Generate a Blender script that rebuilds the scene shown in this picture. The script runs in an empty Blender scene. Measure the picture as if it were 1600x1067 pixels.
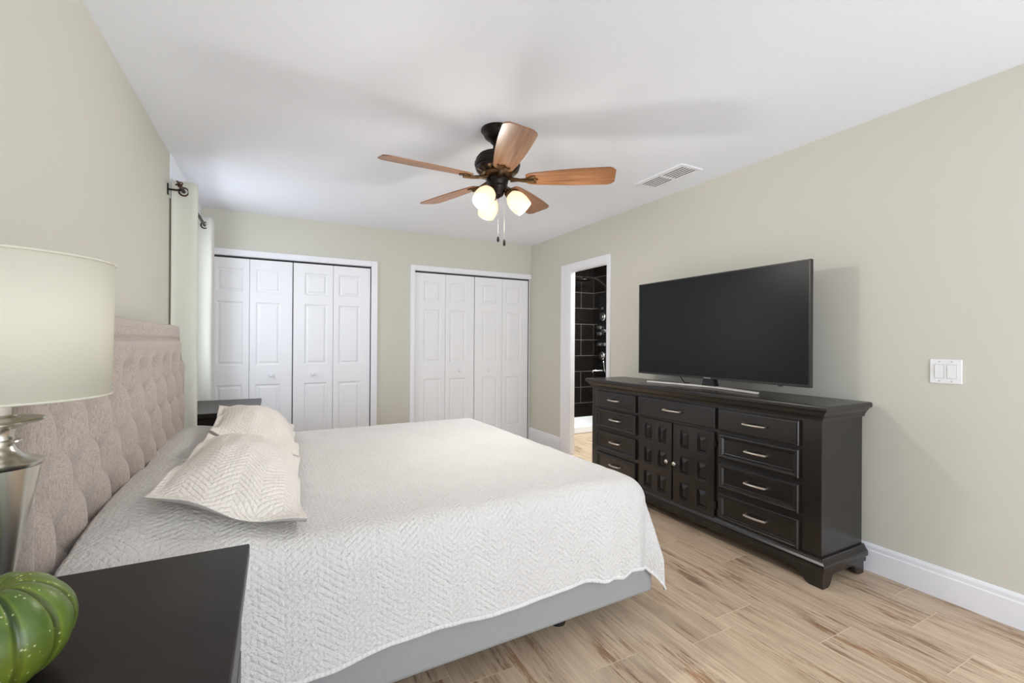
import bpy, bmesh, math, random
from mathutils import Vector, Matrix, noise
random.seed(7)
S = bpy.context.scene
COL = S.collection
PI = math.pi

# ------------------------------------------------------------------ camera
F_PX, YAW, PIT, ROL, CAM_H = 708.5, math.radians(27.455), math.radians(0.113), math.radians(0.381), 1.22
fw = Vector((math.sin(YAW)*math.cos(PIT), math.cos(YAW)*math.cos(PIT), math.sin(PIT)))
r0 = Vector((math.cos(YAW), -math.sin(YAW), 0)); u0 = r0.cross(fw)
rt = r0*math.cos(ROL) + u0*math.sin(ROL); up = u0*math.cos(ROL) - r0*math.sin(ROL)
cd = bpy.data.cameras.new('camera'); cam = bpy.data.objects.new('camera', cd); COL.objects.link(cam)
cd.sensor_fit = 'HORIZONTAL'; cd.sensor_width = 36; cd.lens = 36*F_PX/1600; cd.clip_start = 0.02
cam.matrix_world = Matrix(((rt.x, up.x, -fw.x, 0), (rt.y, up.y, -fw.y, 0), (rt.z, up.z, -fw.z, CAM_H), (0, 0, 0, 1)))
S.camera = cam

# ------------------------------------------------------------------ light and exposure
S.view_settings.view_transform = 'Standard'; S.view_settings.look = 'None'
S.view_settings.gamma = 1; S.view_settings.use_curve_mapping = False
S.view_settings.exposure = 0.0
S.cycles.use_denoising = True
S.cycles.diffuse_bounces = 8; S.cycles.max_bounces = 14
S.cycles.sample_clamp_indirect = 8
w = bpy.data.worlds.new('world'); S.world = w; w.use_nodes = True
bg = w.node_tree.nodes['Background']; bg.inputs[0].default_value = (0.87, 0.955, 1.07, 1); bg.inputs[1].default_value = 5.5

def portal(name, loc, rot, sx, sy):
    l = bpy.data.lights.new(name, 'AREA'); l.shape = 'RECTANGLE'; l.size = sx; l.size_y = sy
    l.cycles.is_portal = True
    o = bpy.data.objects.new(name, l); COL.objects.link(o); o.location = loc; o.rotation_euler = rot
    return o
XL, XR, YF, YB, ZC = -0.627, 2.857, 4.992, -1.7, 2.44
FILL_A0, FILL_A1 = 0.05, XR-0.05          # unseen opening added behind the camera to let in fill light
portal('fill_portal_rear', ((FILL_A0+FILL_A1)/2, YB-0.1, 1.12), (PI/2, 0, 0), FILL_A1-FILL_A0, 2.2)
portal('daylight_left', (XL-0.12, 4.16, 1.5), (0, -PI/2, 0), 1.2, 0.72)
bl = bpy.data.lights.new('bath_fill_light', 'AREA'); bl.shape = 'DISK'; bl.size = 0.35; bl.energy = 85; bl.color = (0.94, 0.98, 1.0)
blo = bpy.data.objects.new('bath_fill_light', bl); COL.objects.link(blo); blo.location = (3.5, 4.0, 2.42)  # unseen light without a fixture, added to brighten the bathroom
FAN_W = 14.5

# ------------------------------------------------------------------ helpers
def lin(r, g, b):
    f = lambda c: (c/255)/12.92 if c/255 <= 0.04045 else ((c/255+0.055)/1.055)**2.4
    return (f(r), f(g), f(b), 1)

class NT:
    def __init__(s, name):
        s.m = bpy.data.materials.new(name); s.m.use_nodes = True
        s.t = s.m.node_tree; s.b = s.t.nodes['Principled BSDF']
    def n(s, typ, **kw):
        x = s.t.nodes.new(typ)
        for k, v in kw.items():
            if k in x.inputs.keys() if isinstance(k, str) else False: x.inputs[k].default_value = v
            else: setattr(x, k, v)
        return x
    def l(s, a, b): s.t.links.new(a, b)
    def math(s, op, a, b=None, c=None):
        x = s.t.nodes.new('ShaderNodeMath'); x.operation = op
        for i, v in enumerate((a, b, c)):
            if v is None: continue
            if isinstance(v, (int, float)): x.inputs[i].default_value = v
            else: s.l(v, x.inputs[i])
        return x.outputs[0]
    def noise(s, scale, detail=3, vec=None, rough=0.5):
        x = s.t.nodes.new('ShaderNodeTexNoise'); x.inputs['Scale'].default_value = scale
        x.inputs['Detail'].default_value = detail; x.inputs['Roughness'].default_value = rough
        if vec is None:
            vec = s.coord()
        s.l(vec, x.inputs['Vector']); return x.outputs[0]
    def coord(s, which='Object'):
        if not hasattr(s, '_tc'): s._tc = s.t.nodes.new('ShaderNodeTexCoord')
        return s._tc.outputs[which]
    def ramp(s, fac, stops):
        x = s.t.nodes.new('ShaderNodeValToRGB'); e = x.color_ramp.elements
        while len(e) < len(stops): e.new(0.5)
        for k, (p, c) in enumerate(stops): e[k].position = p; e[k].color = c
        s.l(fac, x.inputs[0]); return x.outputs[0]
    def mix(s, fac, a, b, typ='MIX'):
        x = s.t.nodes.new('ShaderNodeMix'); x.data_type = 'RGBA'; x.blend_type = typ
        for sock, v in ((x.inputs[0], fac), (x.inputs[6], a), (x.inputs[7], b)):
            if isinstance(v, (int, float, tuple)): sock.default_value = v
            else: s.l(v, sock)
        return x.outputs[2]
    def bump(s, h, strength=0.3, dist=0.005, normal=None):
        x = s.t.nodes.new('ShaderNodeBump'); x.inputs['Strength'].default_value = strength; x.inputs['Distance'].default_value = dist
        s.l(h, x.inputs['Height'])
        if normal is not None: s.l(normal, x.inputs['Normal'])
        s.l(x.outputs[0], s.b.inputs['Normal']); return x.outputs[0]
    def scaled(s, sc, which='Object'):
        x = s.t.nodes.new('ShaderNodeMapping'); x.inputs['Scale'].default_value = sc
        s.l(s.coord(which), x.inputs['Vector']); return x.outputs[0]

def simple(name, col, rough=0.6, metal=0.0, spec=None, var=0.04, vscale=6, bump=None, coat=0):
    t = NT(name); t.b.inputs['Roughness'].default_value = rough; t.b.inputs['Metallic'].default_value = metal
    if spec is not None: t.b.inputs['Specular IOR Level'].default_value = spec
    if coat: t.b.inputs['Coat Weight'].default_value = coat; t.b.inputs['Coat Roughness'].default_value = 0.15
    c = lin(*col); d = tuple(x*(1-var*2) for x in c[:3])+(1,)
    t.l(t.ramp(t.noise(vscale), [(0.3, d), (0.7, c)]), t.b.inputs['Base Color'])
    if bump: t.bump(t.noise(bump[0], 4), bump[1], bump[2])
    return t.m

M = {}
M['wall'] = simple('sage_beige_paint', (209, 206, 194), 0.75, var=0.006, vscale=2, bump=(160, 0.12, 0.002))
M['ceiling'] = simple('white_ceiling_paint', (241, 244, 251), 0.9, var=0.005, vscale=2, bump=(55, 0.35, 0.004))
M['trim'] = simple('white_gloss_paint', (238, 238, 242), 0.35, var=0.004)
M['door'] = simple('white_door_paint', (240, 240, 242), 0.42, var=0.004)
M['dark_gap'] = simple('dark_recess', (38, 36, 38), 0.6)
M['plastic'] = simple('white_plastic', (240, 240, 240), 0.3, var=0.003)
M['grey_line'] = simple('grey_plastic_edge', (176, 178, 180), 0.4)
M['nickel'] = simple('brushed_nickel', (214, 206, 194), 0.3, metal=1.0, var=0.02)
M['chrome'] = simple('chrome', (225, 228, 232), 0.12, metal=1.0, var=0.01)
M['steel'] = simple('silver_stand', (226, 219, 211), 0.35, metal=0.25, var=0.01)
M['bronze'] = simple('oil_rubbed_bronze', (44, 36, 33), 0.38, metal=0.75, var=0.08)
M['brass'] = simple('antique_bronze', (110, 84, 58), 0.34, metal=0.9, var=0.1)
M['black_plastic'] = simple('black_plastic', (24, 24, 25), 0.35)
M['bezel'] = simple('gunmetal_bezel', (66, 64, 62), 0.38, metal=0.7)
M['cream_metal'] = simple('cream_lamp_stem', (222, 212, 198), 0.35)
M['grey_fabric'] = simple('grey_vinyl', (150, 150, 149), 0.6, var=0.015, vscale=30, bump=(500, 0.1, 0.001))
M['hem'] = simple('white_cotton_binding', (219, 216, 212), 0.9, var=0.01)
M['mattress'] = simple('mattress_ticking', (225, 222, 215), 0.9)
M['logo'] = simple('logo_silver', (205, 205, 205), 0.4)
M['grommet'] = simple('grommet_bronze', (92, 66, 56), 0.3, metal=0.9)
M['pan'] = simple('white_shower_pan', (240, 240, 240), 0.25)
M['glass_black'] = simple('black_glass_panel', (20, 19, 20), 0.15)
M['silver_mirror'] = simple('brushed_pewter', (208, 204, 194), 0.27, metal=1.0, var=0.03)

def mk_black_wood():
    t = NT('black_painted_wood')
    n = t.noise(1.0, 4, t.scaled((40, 6, 6)))
    t.l(t.ramp(n, [(0.3, lin(23, 19, 18)), (0.75, lin(35, 30, 28))]), t.b.inputs['Base Color'])
    t.b.inputs['Roughness'].default_value = 0.27; t.b.inputs['Specular IOR Level'].default_value = 0.6
    t.bump(n, 0.05, 0.001)
    return t.m
M['black_wood'] = mk_black_wood()
def mk_black_lam():
    t = NT('espresso_laminate')
    sp = t.noise(260, 1)
    base = t.ramp(t.noise(9, 3), [(0.3, lin(32, 27, 25)), (0.7, lin(38, 32, 30))])
    t.l(t.mix(t.ramp(sp, [(0.80, (0, 0, 0, 1)), (0.83, (1, 1, 1, 1))]), base, lin(150, 138, 125)), t.b.inputs['Base Color'])
    t.b.inputs['Roughness'].default_value = 0.34; t.b.inputs['Specular IOR Level'].default_value = 0.22
    return t.m
M['laminate'] = mk_black_lam()

def mk_linen(name, c1, c2, bump_d=0.0015):
    t = NT(name)
    a = t.noise(1.0, 2, t.scaled((900, 260, 60))); b = t.noise(1.0, 2, t.scaled((900, 60, 300)))
    h = t.math('ADD', a, b)
    t.l(t.ramp(t.math('MULTIPLY', h, 0.5), [(0.35, lin(*c2)), (0.62, lin(*c1))]), t.b.inputs['Base Color'])
    t.b.inputs['Roughness'].default_value = 0.95
    t.b.inputs['Sheen Weight'].default_value = 0.25
    t.bump(h, 0.4, bump_d)
    return t.m
M['headboard'] = mk_linen('taupe_linen', (194, 179, 167), (154, 140, 129))

def mk_quilt(name, col, col2, ks, kn, strength):
    # chevron matelasse quilting, in metres on the cloth's own UV map
    t = NT(name); uv = t.t.nodes.new('ShaderNodeUVMap'); uv.uv_map = 'cloth'
    sep = t.t.nodes.new('ShaderNodeSeparateXYZ'); t.l(uv.outputs[0], sep.inputs[0])
    wob = t.noise(26, 2, uv.outputs[0])
    u = t.math('ADD', sep.outputs[0], t.math('MULTIPLY', wob, 0.006))
    v = t.math('ADD', sep.outputs[1], t.math('MULTIPLY', wob, 0.004))
    W = 0.085
    tri = t.math('ABSOLUTE', t.math('SUBTRACT', t.math('FRACT', t.math('DIVIDE', u, 2*W)), 0.5))
    s = t.math('ADD', v, t.math('MULTIPLY', tri, 2*W*0.8))
    stripe = t.math('ABSOLUTE', t.math('SINE', t.math('MULTIPLY', s, PI/0.021)))
    # small stitched puffs along each channel
    puff = t.math('ABSOLUTE', t.math('SINE', t.math('MULTIPLY', u, PI/0.017)))
    st = t.math('POWER', stripe, 0.45)
    cr = t.noise(75, 3, uv.outputs[0]); cr2 = t.noise(210, 2, uv.outputs[0])
    h = t.math('ADD', t.math('MULTIPLY', st, ks), t.math('MULTIPLY', puff, 0.25*ks))
    h = t.math('ADD', h, t.math('MULTIPLY', cr, kn))
    h = t.math('ADD', h, t.math('MULTIPLY', cr2, 0.6))
    t.l(t.ramp(t.noise(3, 3, uv.outputs[0]), [(0.3, lin(*col2)), (0.7, lin(*col))]), t.b.inputs['Base Color'])
    t.b.inputs['Roughness'].default_value = 0.92; t.b.inputs['Sheen Weight'].default_value = 0.15
    t.bump(h, strength, 0.0045)
    return t.m
M['quilt'] = mk_quilt('white_quilted_cotton', (217, 214, 210), (212, 208, 204), 0.6, 2.4, 0.8)
M['sham'] = mk_quilt('cream_quilted_cotton', (235, 228, 219), (229, 221, 212), 0.9, 1.4, 0.8)

def mk_floor():
    t = NT('wood_look_tile'); uv = t.t.nodes.new('ShaderNodeUVMap'); uv.uv_map = 'plank'
    at = t.t.nodes.new('ShaderNodeAttribute'); at.attribute_name = 'rnd'
    sep = t.t.nodes.new('ShaderNodeSeparateXYZ'); t.l(uv.outputs[0], sep.inputs[0])
    a, l = sep.outputs[0], sep.outputs[1]            # across (0..w), along (0..L), metres
    sr = t.t.nodes.new('ShaderNodeSeparateColor'); t.l(at.outputs['Color'], sr.inputs[0])
    off = t.math('MULTIPLY', sr.outputs[0], 37.0)
    def vec(ka, kl):
        c = t.t.nodes.new('ShaderNodeCombineXYZ')
        t.l(t.math('MULTIPLY', a, ka), c.inputs[0]); t.l(t.math('MULTIPLY', l, kl), c.inputs[1]); t.l(off, c.inputs[2]); return c.outputs[0]
    fine = t.noise(1, 6, vec(85, 3.2), 0.65)
    broad = t.noise(1, 3, vec(11, 1.3))
    streak = t.noise(1, 9, vec(30, 2.6), 0.8)
    patch = t.noise(1, 2, vec(7, 2.2))
    base = t.ramp(broad, [(0.25, lin(182, 158, 133)), (0.5, lin(207, 184, 157)), (0.75, lin(222, 203, 178))])
    base = t.mix(0.5, base, t.ramp(fine, [(0.3, lin(168, 144, 119)), (0.6, lin(222, 202, 176))]))
    pm = t.ramp(patch, [(0.40, (0, 0, 0, 1)), (0.58, (1, 1, 1, 1))])
    m1 = t.math('MULTIPLY', t.ramp(streak, [(0.49, (0, 0, 0, 1)), (0.57, (1, 1, 1, 1))]), pm)
    rust = t.ramp(t.noise(1, 2, vec(9, 2.0)), [(0.4, lin(118, 97, 78)), (0.62, lin(160, 120, 88))])
    base = t.mix(t.math('MULTIPLY', m1, 0.9), base, rust)
    crack = t.noise(1, 5, vec(70, 3.5), 0.7)
    base = t.mix(t.math('MULTIPLY', t.math('MULTIPLY', t.ramp(crack, [(0.58, (0, 0, 0, 1)), (0.64, (1, 1, 1, 1))]), pm), 0.75), base, lin(92, 66, 48))
    tint = t.ramp(sr.outputs[1], [(0, (0.86, 0.84, 0.82, 1)), (1, (1.08, 1.07, 1.06, 1))])
    base = t.mix(1.0, base, tint, 'MULTIPLY')
    wv, Lv = 0.235, 0.958
    e = t.math('MINIMUM', t.math('MINIMUM', a, t.math('SUBTRACT', wv, a)), t.math('MINIMUM', l, t.math('SUBTRACT', Lv, l)))
    g = t.ramp(t.math('MULTIPLY', e, 100), [(0.10, (1, 1, 1, 1)), (0.19, (0, 0, 0, 1))])
    base = t.mix(t.math('MULTIPLY', g, 0.75), base, lin(226, 206, 178))
    t.l(base, t.b.inputs['Base Color'])
    t.b.inputs['Roughness'].default_value = 0.42
    h = t.math('SUBTRACT', t.math('MULTIPLY', fine, 0.4), g)
    t.bump(h, 0.25, 0.0012)
    return t.m
M['floor'] = mk_floor()

def mk_tile(name, base, grout, w, h, axis):
    t = NT(name); sp = t.t.nodes.new('ShaderNodeSeparateXYZ'); t.l(t.coord(), sp.inputs[0])
    c = t.t.nodes.new('ShaderNodeCombineXYZ'); t.l(sp.outputs[axis], c.inputs[0]); t.l(sp.outputs[2 if axis != 2 else 1], c.inputs[1])
    mp = t.t.nodes.new('ShaderNodeMapping'); mp.inputs['Location'].default_value = (-3.902 if axis == 0 else -5.34, -0.1255, 0); t.l(c.outputs[0], mp.inputs[0])
    b = t.t.nodes.new('ShaderNodeTexBrick'); t.l(mp.outputs[0], b.inputs['Vector'])
    b.offset = 0.33; b.offset_frequency = 3
    b.inputs['Scale'].default_value = 1; b.inputs['Brick Width'].default_value = w; b.inputs['Row Height'].default_value = h
    b.inputs['Mortar Size'].default_value = 0.0035; b.inputs['Color1'].default_value = lin(*base); b.inputs['Color2'].default_value = lin(*[x*0.86 for x in base])
    b.inputs['Mortar'].default_value = lin(*grout)
    t.l(b.outputs[0], t.b.inputs['Base Color']); t.b.inputs['Roughness'].default_value = 0.35; t.b.inputs['Specular IOR Level'].default_value = 0.25
    return t.m
M['tile_x'] = mk_tile('dark_brown_wall_tile', (24, 19, 17), (104, 96, 90), 1.02, 0.2275, 0)
M['tile_y'] = mk_tile('dark_brown_side_tile', (24, 19, 17), (104, 96, 90), 1.02, 0.2275, 1)

def mk_blade():
    t = NT('walnut_blade')
    n = t.noise(1, 5, t.scaled((3.0, 55, 20)), 0.6)
    t.l(t.ramp(n, [(0.3, lin(112, 72, 46)), (0.55, lin(148, 102, 68)), (0.8, lin(176, 132, 94))]), t.b.inputs['Base Color'])
    t.b.inputs['Roughness'].default_value = 0.33
    return t.m
M['blade'] = mk_blade()
def mk_cloth(name, col, transl=0.25):
    t = NT(name); t.b.inputs['Base Color'].default_value = lin(*col); t.b.inputs['Roughness'].default_value = 0.9
    nz = t.noise(1, 2, t.scaled((600, 600, 90)))
    t.l(t.ramp(nz, [(0.2, lin(*[c*0.985 for c in col])), (0.8, lin(*col))]), t.b.inputs['Base Color'])
    tr = t.t.nodes.new('ShaderNodeBsdfTranslucent'); tr.inputs[0].default_value = lin(*col)
    mx = t.t.nodes.new('ShaderNodeMixShader'); mx.inputs[0].default_value = transl
    out = t.t.nodes['Material Output']
    t.l(t.b.outputs[0], mx.inputs[1]); t.l(tr.outputs[0], mx.inputs[2]); t.l(mx.outputs[0], out.inputs[0])
    return t.m
M['curtain'] = mk_cloth('ivory_curtain', (233, 233, 223), 0.18)
M['shade'] = mk_cloth('ivory_lamp_shade', (236, 232, 216), 0.35)
def mk_glow(name, col, strength, edge):
    t = NT(name); t.b.inputs['Base Color'].default_value = (0.35, 0.32, 0.26, 1); t.b.inputs['Roughness'].default_value = 0.25
    lw = t.t.nodes.new('ShaderNodeLayerWeight'); lw.inputs[0].default_value = 0.35
    t.l(t.mix(t.math('MULTIPLY', lw.outputs['Facing'], 1.0), col, edge), t.b.inputs['Emission Color'])
    t.b.inputs['Emission Strength'].default_value = strength
    return t.m
M['frosted'] = mk_glow('frosted_lit_glass', (1, 0.90, 0.66, 1), 0.95, (0.95, 0.66, 0.32, 1))
M['bulb'] = mk_glow('lit_bulb', (1, 0.93, 0.78, 1), 4.0, (1, 0.93, 0.78, 1))
def mk_screen():
    t = NT('dark_screen'); t.b.inputs['Base Color'].default_value = lin(22, 23, 24)
    t.b.inputs['Roughness'].default_value = 0.34; t.b.inputs['Specular IOR Level'].default_value = 0.22
    return t.m
M['screen'] = mk_screen()
def mk_gourd():
    t = NT('green_gourd_skin')
    lw = t.noise(7, 3); sp = t.t.nodes.new('ShaderNodeTexVoronoi'); sp.inputs['Scale'].default_value = 120; t.l(t.coord(), sp.inputs['Vector'])
    at = t.t.nodes.new('ShaderNodeAttribute'); at.attribute_name = 'rib'
    sc = t.t.nodes.new('ShaderNodeSeparateColor'); t.l(at.outputs['Color'], sc.inputs[0])
    ribbed = t.ramp(sc.outputs[0], [(0.0, lin(36, 54, 14)), (0.5, lin(104, 124, 38)), (1.0, lin(74, 100, 34))])
    base = t.mix(t.math('MULTIPLY', sc.outputs[1], 0.8), ribbed, lin(140, 142, 48))
    base = t.mix(t.ramp(t.noise(26, 4), [(0.4, (0, 0, 0, 1)), (0.7, (0.7, 0.7, 0.7, 1))]), base, lin(50, 74, 26))
    base = t.mix(t.ramp(lw, [(0.45, (0, 0, 0, 1)), (0.7, (0.6, 0.6, 0.6, 1))]), base, lin(128, 134, 44))
    spots = t.ramp(sp.outputs['Distance'], [(0.14, (1, 1, 1, 1)), (0.24, (0, 0, 0, 1))])
    keep = t.ramp(t.noise(60, 1), [(0.46, (0, 0, 0, 1)), (0.52, (1, 1, 1, 1))])
    t.l(t.mix(t.math('MULTIPLY', t.math('MULTIPLY', spots, keep), 0.7), base, lin(196, 200, 138)), t.b.inputs['Base Color'])
    t.bump(t.noise(90, 3), 0.25, 0.0015)
    t.b.inputs['Roughness'].default_value = 0.38; t.b.inputs['Coat Weight'].default_value = 0.1
    return t.m
M['gourd'] = mk_gourd()
M['gourd_stem'] = simple('dry_stem', (150, 128, 112), 0.8, var=0.15, vscale=60)

def mesh_obj(name, bm, mat, parent=None, smooth=False, bevel=0, loc=(0, 0, 0), mats=None):
    me = bpy.data.meshes.new(name)
    bm.normal_update(); bm.to_mesh(me); bm.free()
    o = bpy.data.objects.new(name, me); COL.objects.link(o); o.location = loc
    for m_ in (mats or [mat]): me.materials.append(M[m_] if isinstance(m_, str) else m_)
    if smooth:
        for p in me.polygons: p.use_smooth = True
    if bevel:
        b = o.modifiers.new('bevel', 'BEVEL'); b.width = bevel; b.segments = 2; b.limit_method = 'ANGLE'; b.angle_limit = math.radians(35)
    if smooth == 'auto':
        try:
            me.set_sharp_from_angle(angle=math.radians(35))
        except Exception: pass
    if parent: o.parent = parent
    return o
def BM(): return bmesh.new()
def box(bm, x0, x1, y0, y1, z0, z1):
    v = [bm.verts.new((x, y, z)) for x in (x0, x1) for y in (y0, y1) for z in (z0, z1)]
    for f in ((0, 1, 3, 2), (4, 6, 7, 5), (0, 4, 5, 1), (2, 3, 7, 6), (0, 2, 6, 4), (1, 5, 7, 3)): bm.faces.new([v[i] for i in f])
def bx(name, mat, x0, x1, y0, y1, z0, z1, parent=None, bevel=0, loc=(0, 0, 0)):
    bm = BM(); box(bm, x0, x1, y0, y1, z0, z1); return mesh_obj(name, bm, mat, parent, bevel=bevel, loc=loc)
def lathe(bm, prof, seg=48, mat4=None, caps=True, mod=None):
    mat4 = mat4 or Matrix.Identity(4); rings = []
    for (r, z) in prof:
        ring = []
        for k in range(seg):
            a = 2*PI*k/seg; rr, zz = (r, z) if mod is None else mod(r, z, a)
            ring.append(bm.verts.new(mat4 @ Vector((rr*math.cos(a), rr*math.sin(a), zz))))
        rings.append(ring)
    for i in range(len(rings)-1):
        for k in range(seg):
            q = (k+1) % seg; bm.faces.new((rings[i][k], rings[i][q], rings[i+1][q], rings[i+1][k]))
    if caps:
        if prof[0][0] > 1e-6: bm.faces.new(rings[0][::-1])
        if prof[-1][0] > 1e-6: bm.faces.new(rings[-1])
    return rings
def tube(bm, pts, r, seg=12, radii=None):
    pts = [Vector(p) for p in pts]; rings = []
    for i, p in enumerate(pts):
        d = (pts[min(i+1, len(pts)-1)] - pts[max(i-1, 0)]).normalized()
        ref = Vector((0, 0, 1)) if abs(d.z) < 0.9 else Vector((1, 0, 0))
        a = d.cross(ref).normalized(); b = d.cross(a); rr = radii[i] if radii else r
        rings.append([bm.verts.new(p + (a*math.cos(2*PI*k/seg) + b*math.sin(2*PI*k/seg))*rr) for k in range(seg)])
    for i in range(len(rings)-1):
        for k in range(seg):
            q = (k+1) % seg; bm.faces.new((rings[i][k], rings[i][q], rings[i+1][q], rings[i+1][k]))
    bm.faces.new(rings[0][::-1]); bm.faces.new(rings[-1])
    bmesh.ops.recalc_face_normals(bm, faces=bm.faces)
def prism(bm, poly, d0, d1, fn):
    """poly in (a,b); extruded d0..d1; fn(a,b,d)->xyz"""
    n = len(poly); A = [bm.verts.new(fn(a, b, d0)) for a, b in poly]; B = [bm.verts.new(fn(a, b, d1)) for a, b in poly]
    bm.faces.new(A); bm.faces.new(B[::-1])
    for i in range(n): j = (i+1) % n; bm.faces.new((A[i], B[i], B[j], A[j]))
    bmesh.ops.recalc_face_normals(bm, faces=bm.faces)
def panelled(bm, W, H, T, panels, rings, fn):
    """slab W x H x T whose front (d=0) carries stepped panels; rings=[(inset, depth)...]; fn(a,b,d)->xyz, d outwards"""
    xs = sorted({0, W} | {p[0] for p in panels} | {p[2] for p in panels}); zs = sorted({0, H} | {p[1] for p in panels} | {p[3] for p in panels})
    V = {}
    def g(a, b, d):
        k = (round(a, 5), round(b, 5), round(d, 5))
        if k not in V: V[k] = bm.verts.new(fn(a, b, d))
        return V[k]
    for i in range(len(xs)-1):
        for j in range(len(zs)-1):
            a0, a1, b0, b1 = xs[i], xs[i+1], zs[j], zs[j+1]
            am, bmid = (a0+a1)/2, (b0+b1)/2
            p = next((p for p in panels if p[0] < am < p[2] and p[1] < bmid < p[3]), None)
            if p is None: bm.faces.new((g(a0, b0, 0), g(a1, b0, 0), g(a1, b1, 0), g(a0, b1, 0)))
    for (a0, b0, a1, b1) in panels:
        prev = None
        for ins, d in [(0, 0)] + list(rings):
            c = (a0+ins, b0+ins, a1-ins, b1-ins)
            cur = [g(c[0], c[1], d), g(c[2], c[1], d), g(c[2], c[3], d), g(c[0], c[3], d)]
            if prev:
                for k in range(4):
                    q = (k+1) % 4; bm.faces.new((prev[k], prev[q], cur[q], cur[k]))
            prev = cur
        bm.faces.new(prev)
    # back and sides, sharing the front's rim vertices
    bk = [g(0, 0, -T), g(W, 0, -T), g(W, H, -T), g(0, H, -T)]; bm.faces.new(bk[::-1])
    rims = [[g(a, 0, 0) for a in xs], [g(W, b, 0) for b in zs], [g(a, H, 0) for a in xs[::-1]], [g(0, b, 0) for b in zs[::-1]]]
    for k in range(4):
        q = (k+1) % 4; bm.faces.new(rims[k][::-1] + [bk[k], bk[q]])
    bmesh.ops.recalc_face_normals(bm, faces=bm.faces)

def tag(o, label, cat, group=None, kind=None):
    o['label'] = label; o['category'] = cat
    if group: o['group'] = group
    if kind: o['kind'] = kind
    return o
def thing(name, label, cat, loc=(0, 0, 0), group=None, kind=None, rz=0):
    o = bpy.data.objects.new(name, None); COL.objects.link(o); o.location = loc; o.rotation_euler = (0, 0, rz); o.empty_display_size = 0.1
    return tag(o, label, cat, group, kind)
def struct(o, label, cat): return tag(o, label, cat, None, 'structure')
def copy_tree(o, parent=None):
    c = o.copy(); COL.objects.link(c)
    if parent: c.parent = parent
    for ch in o.children: copy_tree(ch, c)
    return c

# ------------------------------------------------------------------ room shell
# floor: one face per plank, its own UV in metres and a random value
def floor_mesh(name, x0, x1, y0, y1, z, parent=None):
    bm = BM(); uvl = bm.loops.layers.uv.new('plank'); cl = bm.loops.layers.color.new('rnd')
    W, L = 0.235, 0.958; X0 = 1.038; rnd = random.Random(11)
    known = {0: 1.355, 3: 1.369, 4: 1.062, 5: 0.744, 7: 1.10}
    for i in range(math.floor((x0-X0)/W), math.ceil((x1-X0)/W)):
        a0, a1 = X0+i*W, X0+(i+1)*W; off = known.get(i, rnd.uniform(0, L))
        for j in range(math.floor((y0-off)/L)-1, math.ceil((y1-off)/L)+1):
            b0, b1 = off+j*L, off+(j+1)*L
            c = (max(a0, x0), min(a1, x1), max(b0, y0), min(b1, y1))
            if c[1]-c[0] < 1e-4 or c[3]-c[2] < 1e-4: continue
            f = bm.faces.new([bm.verts.new((x, y, z)) for x, y in ((c[0], c[2]), (c[1], c[2]), (c[1], c[3]), (c[0], c[3]))])
            r1, r2 = rnd.random(), rnd.random()
            for lp in f.loops:
                lp[uvl].uv = (lp.vert.co.x-a0, lp.vert.co.y-b0); lp[cl] = (r1, r2, 0, 1)
    bmesh.ops.remove_doubles(bm, verts=bm.verts, dist=1e-5)
    return mesh_obj(name, bm, 'floor', parent)
struct(floor_mesh('floor', XL-0.1, XR+0.06, YB-0.1, YF+0.1, 0), 'wood-look tile floor of the bedroom in long tan planks', 'floor')
bm = BM(); box(bm, XL-0.15, XR+0.12, YB-0.1, YF+0.12, ZC, ZC+0.1)
struct(mesh_obj('ceiling', bm, 'ceiling'), 'white textured flat ceiling over the bedroom', 'ceiling')
# left wall with window hole
WY0, WY1, WZ0, WZ1 = 3.80, 4.52, 0.9, 2.1
bm = BM()
for (a, b, c, d) in ((YB, WY0, 0, ZC), (WY1, YF+0.12, 0, ZC), (WY0, WY1, 0, WZ0), (WY0, WY1, WZ1, ZC)): box(bm, XL-0.12, XL, a, b, c, d)
struct(mesh_obj('wall_left', bm, 'wall'), 'beige painted wall behind the tufted headboard', 'wall')
# far wall with two closet openings
bm = BM()
C1, C2, CH = (-0.605, 0.893), (1.365, 2.828), 2.02
for (a, b, c, d) in ((XL, C1[0], 0, ZC), (C1[0], C1[1], CH, ZC), (C1[1], C2[0], 0, ZC), (C2[0], C2[1], CH, ZC), (C2[1], XR, 0, ZC)): box(bm, a, b, YF, YF+0.12, c, d)
struct(mesh_obj('wall_far', bm, 'wall'), 'beige painted far wall holding the two white closets', 'wall')
# right wall with bathroom doorway
DY0, DY1, DH = 3.475, 4.10, 2.005
bm = BM()
for (a, b, c, d) in ((YB, DY0, 0, ZC), (DY1, YF+0.12, 0, ZC), (DY0, DY1, DH, ZC)): box(bm, XR, XR+0.04, a, b, c, d)
struct(mesh_obj('wall_right', bm, 'wall'), 'beige painted wall behind the black dresser and television', 'wall')
bm = BM()
for (a, b, c, d) in ((XL, FILL_A0, 0, ZC), (FILL_A1, XR, 0, ZC), (FILL_A0, FILL_A1, 2.22, ZC)): box(bm, a, b, YB-0.12, YB, c, d)
struct(mesh_obj('wall_back', bm, 'wall'), 'beige rear wall with a wide opening added to let in fill light', 'wall')
def frame_rect(bm, y, t, a0, a1, z0, z1, w, posts=()):
    box(bm, a0, a1, y, y+t, z1-w, z1); box(bm, a0, a1, y, y+t, z0, z0+w)
    for p in (a0, a1-w) + tuple(posts): box(bm, p, p+w, y, y+t, z0+w, z1-w)
bm = BM(); frame_rect(bm, YB-0.09, 0.05, FILL_A0, FILL_A1, 0, 2.22, 0.05, ((FILL_A0+FILL_A1)/2,))  # frame around the added fill-light opening
struct(mesh_obj('rear_fill_frame', bm, 'trim'), 'white frame of the unseen opening added for fill light in the rear wall', 'window')
bm = BM()
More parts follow.
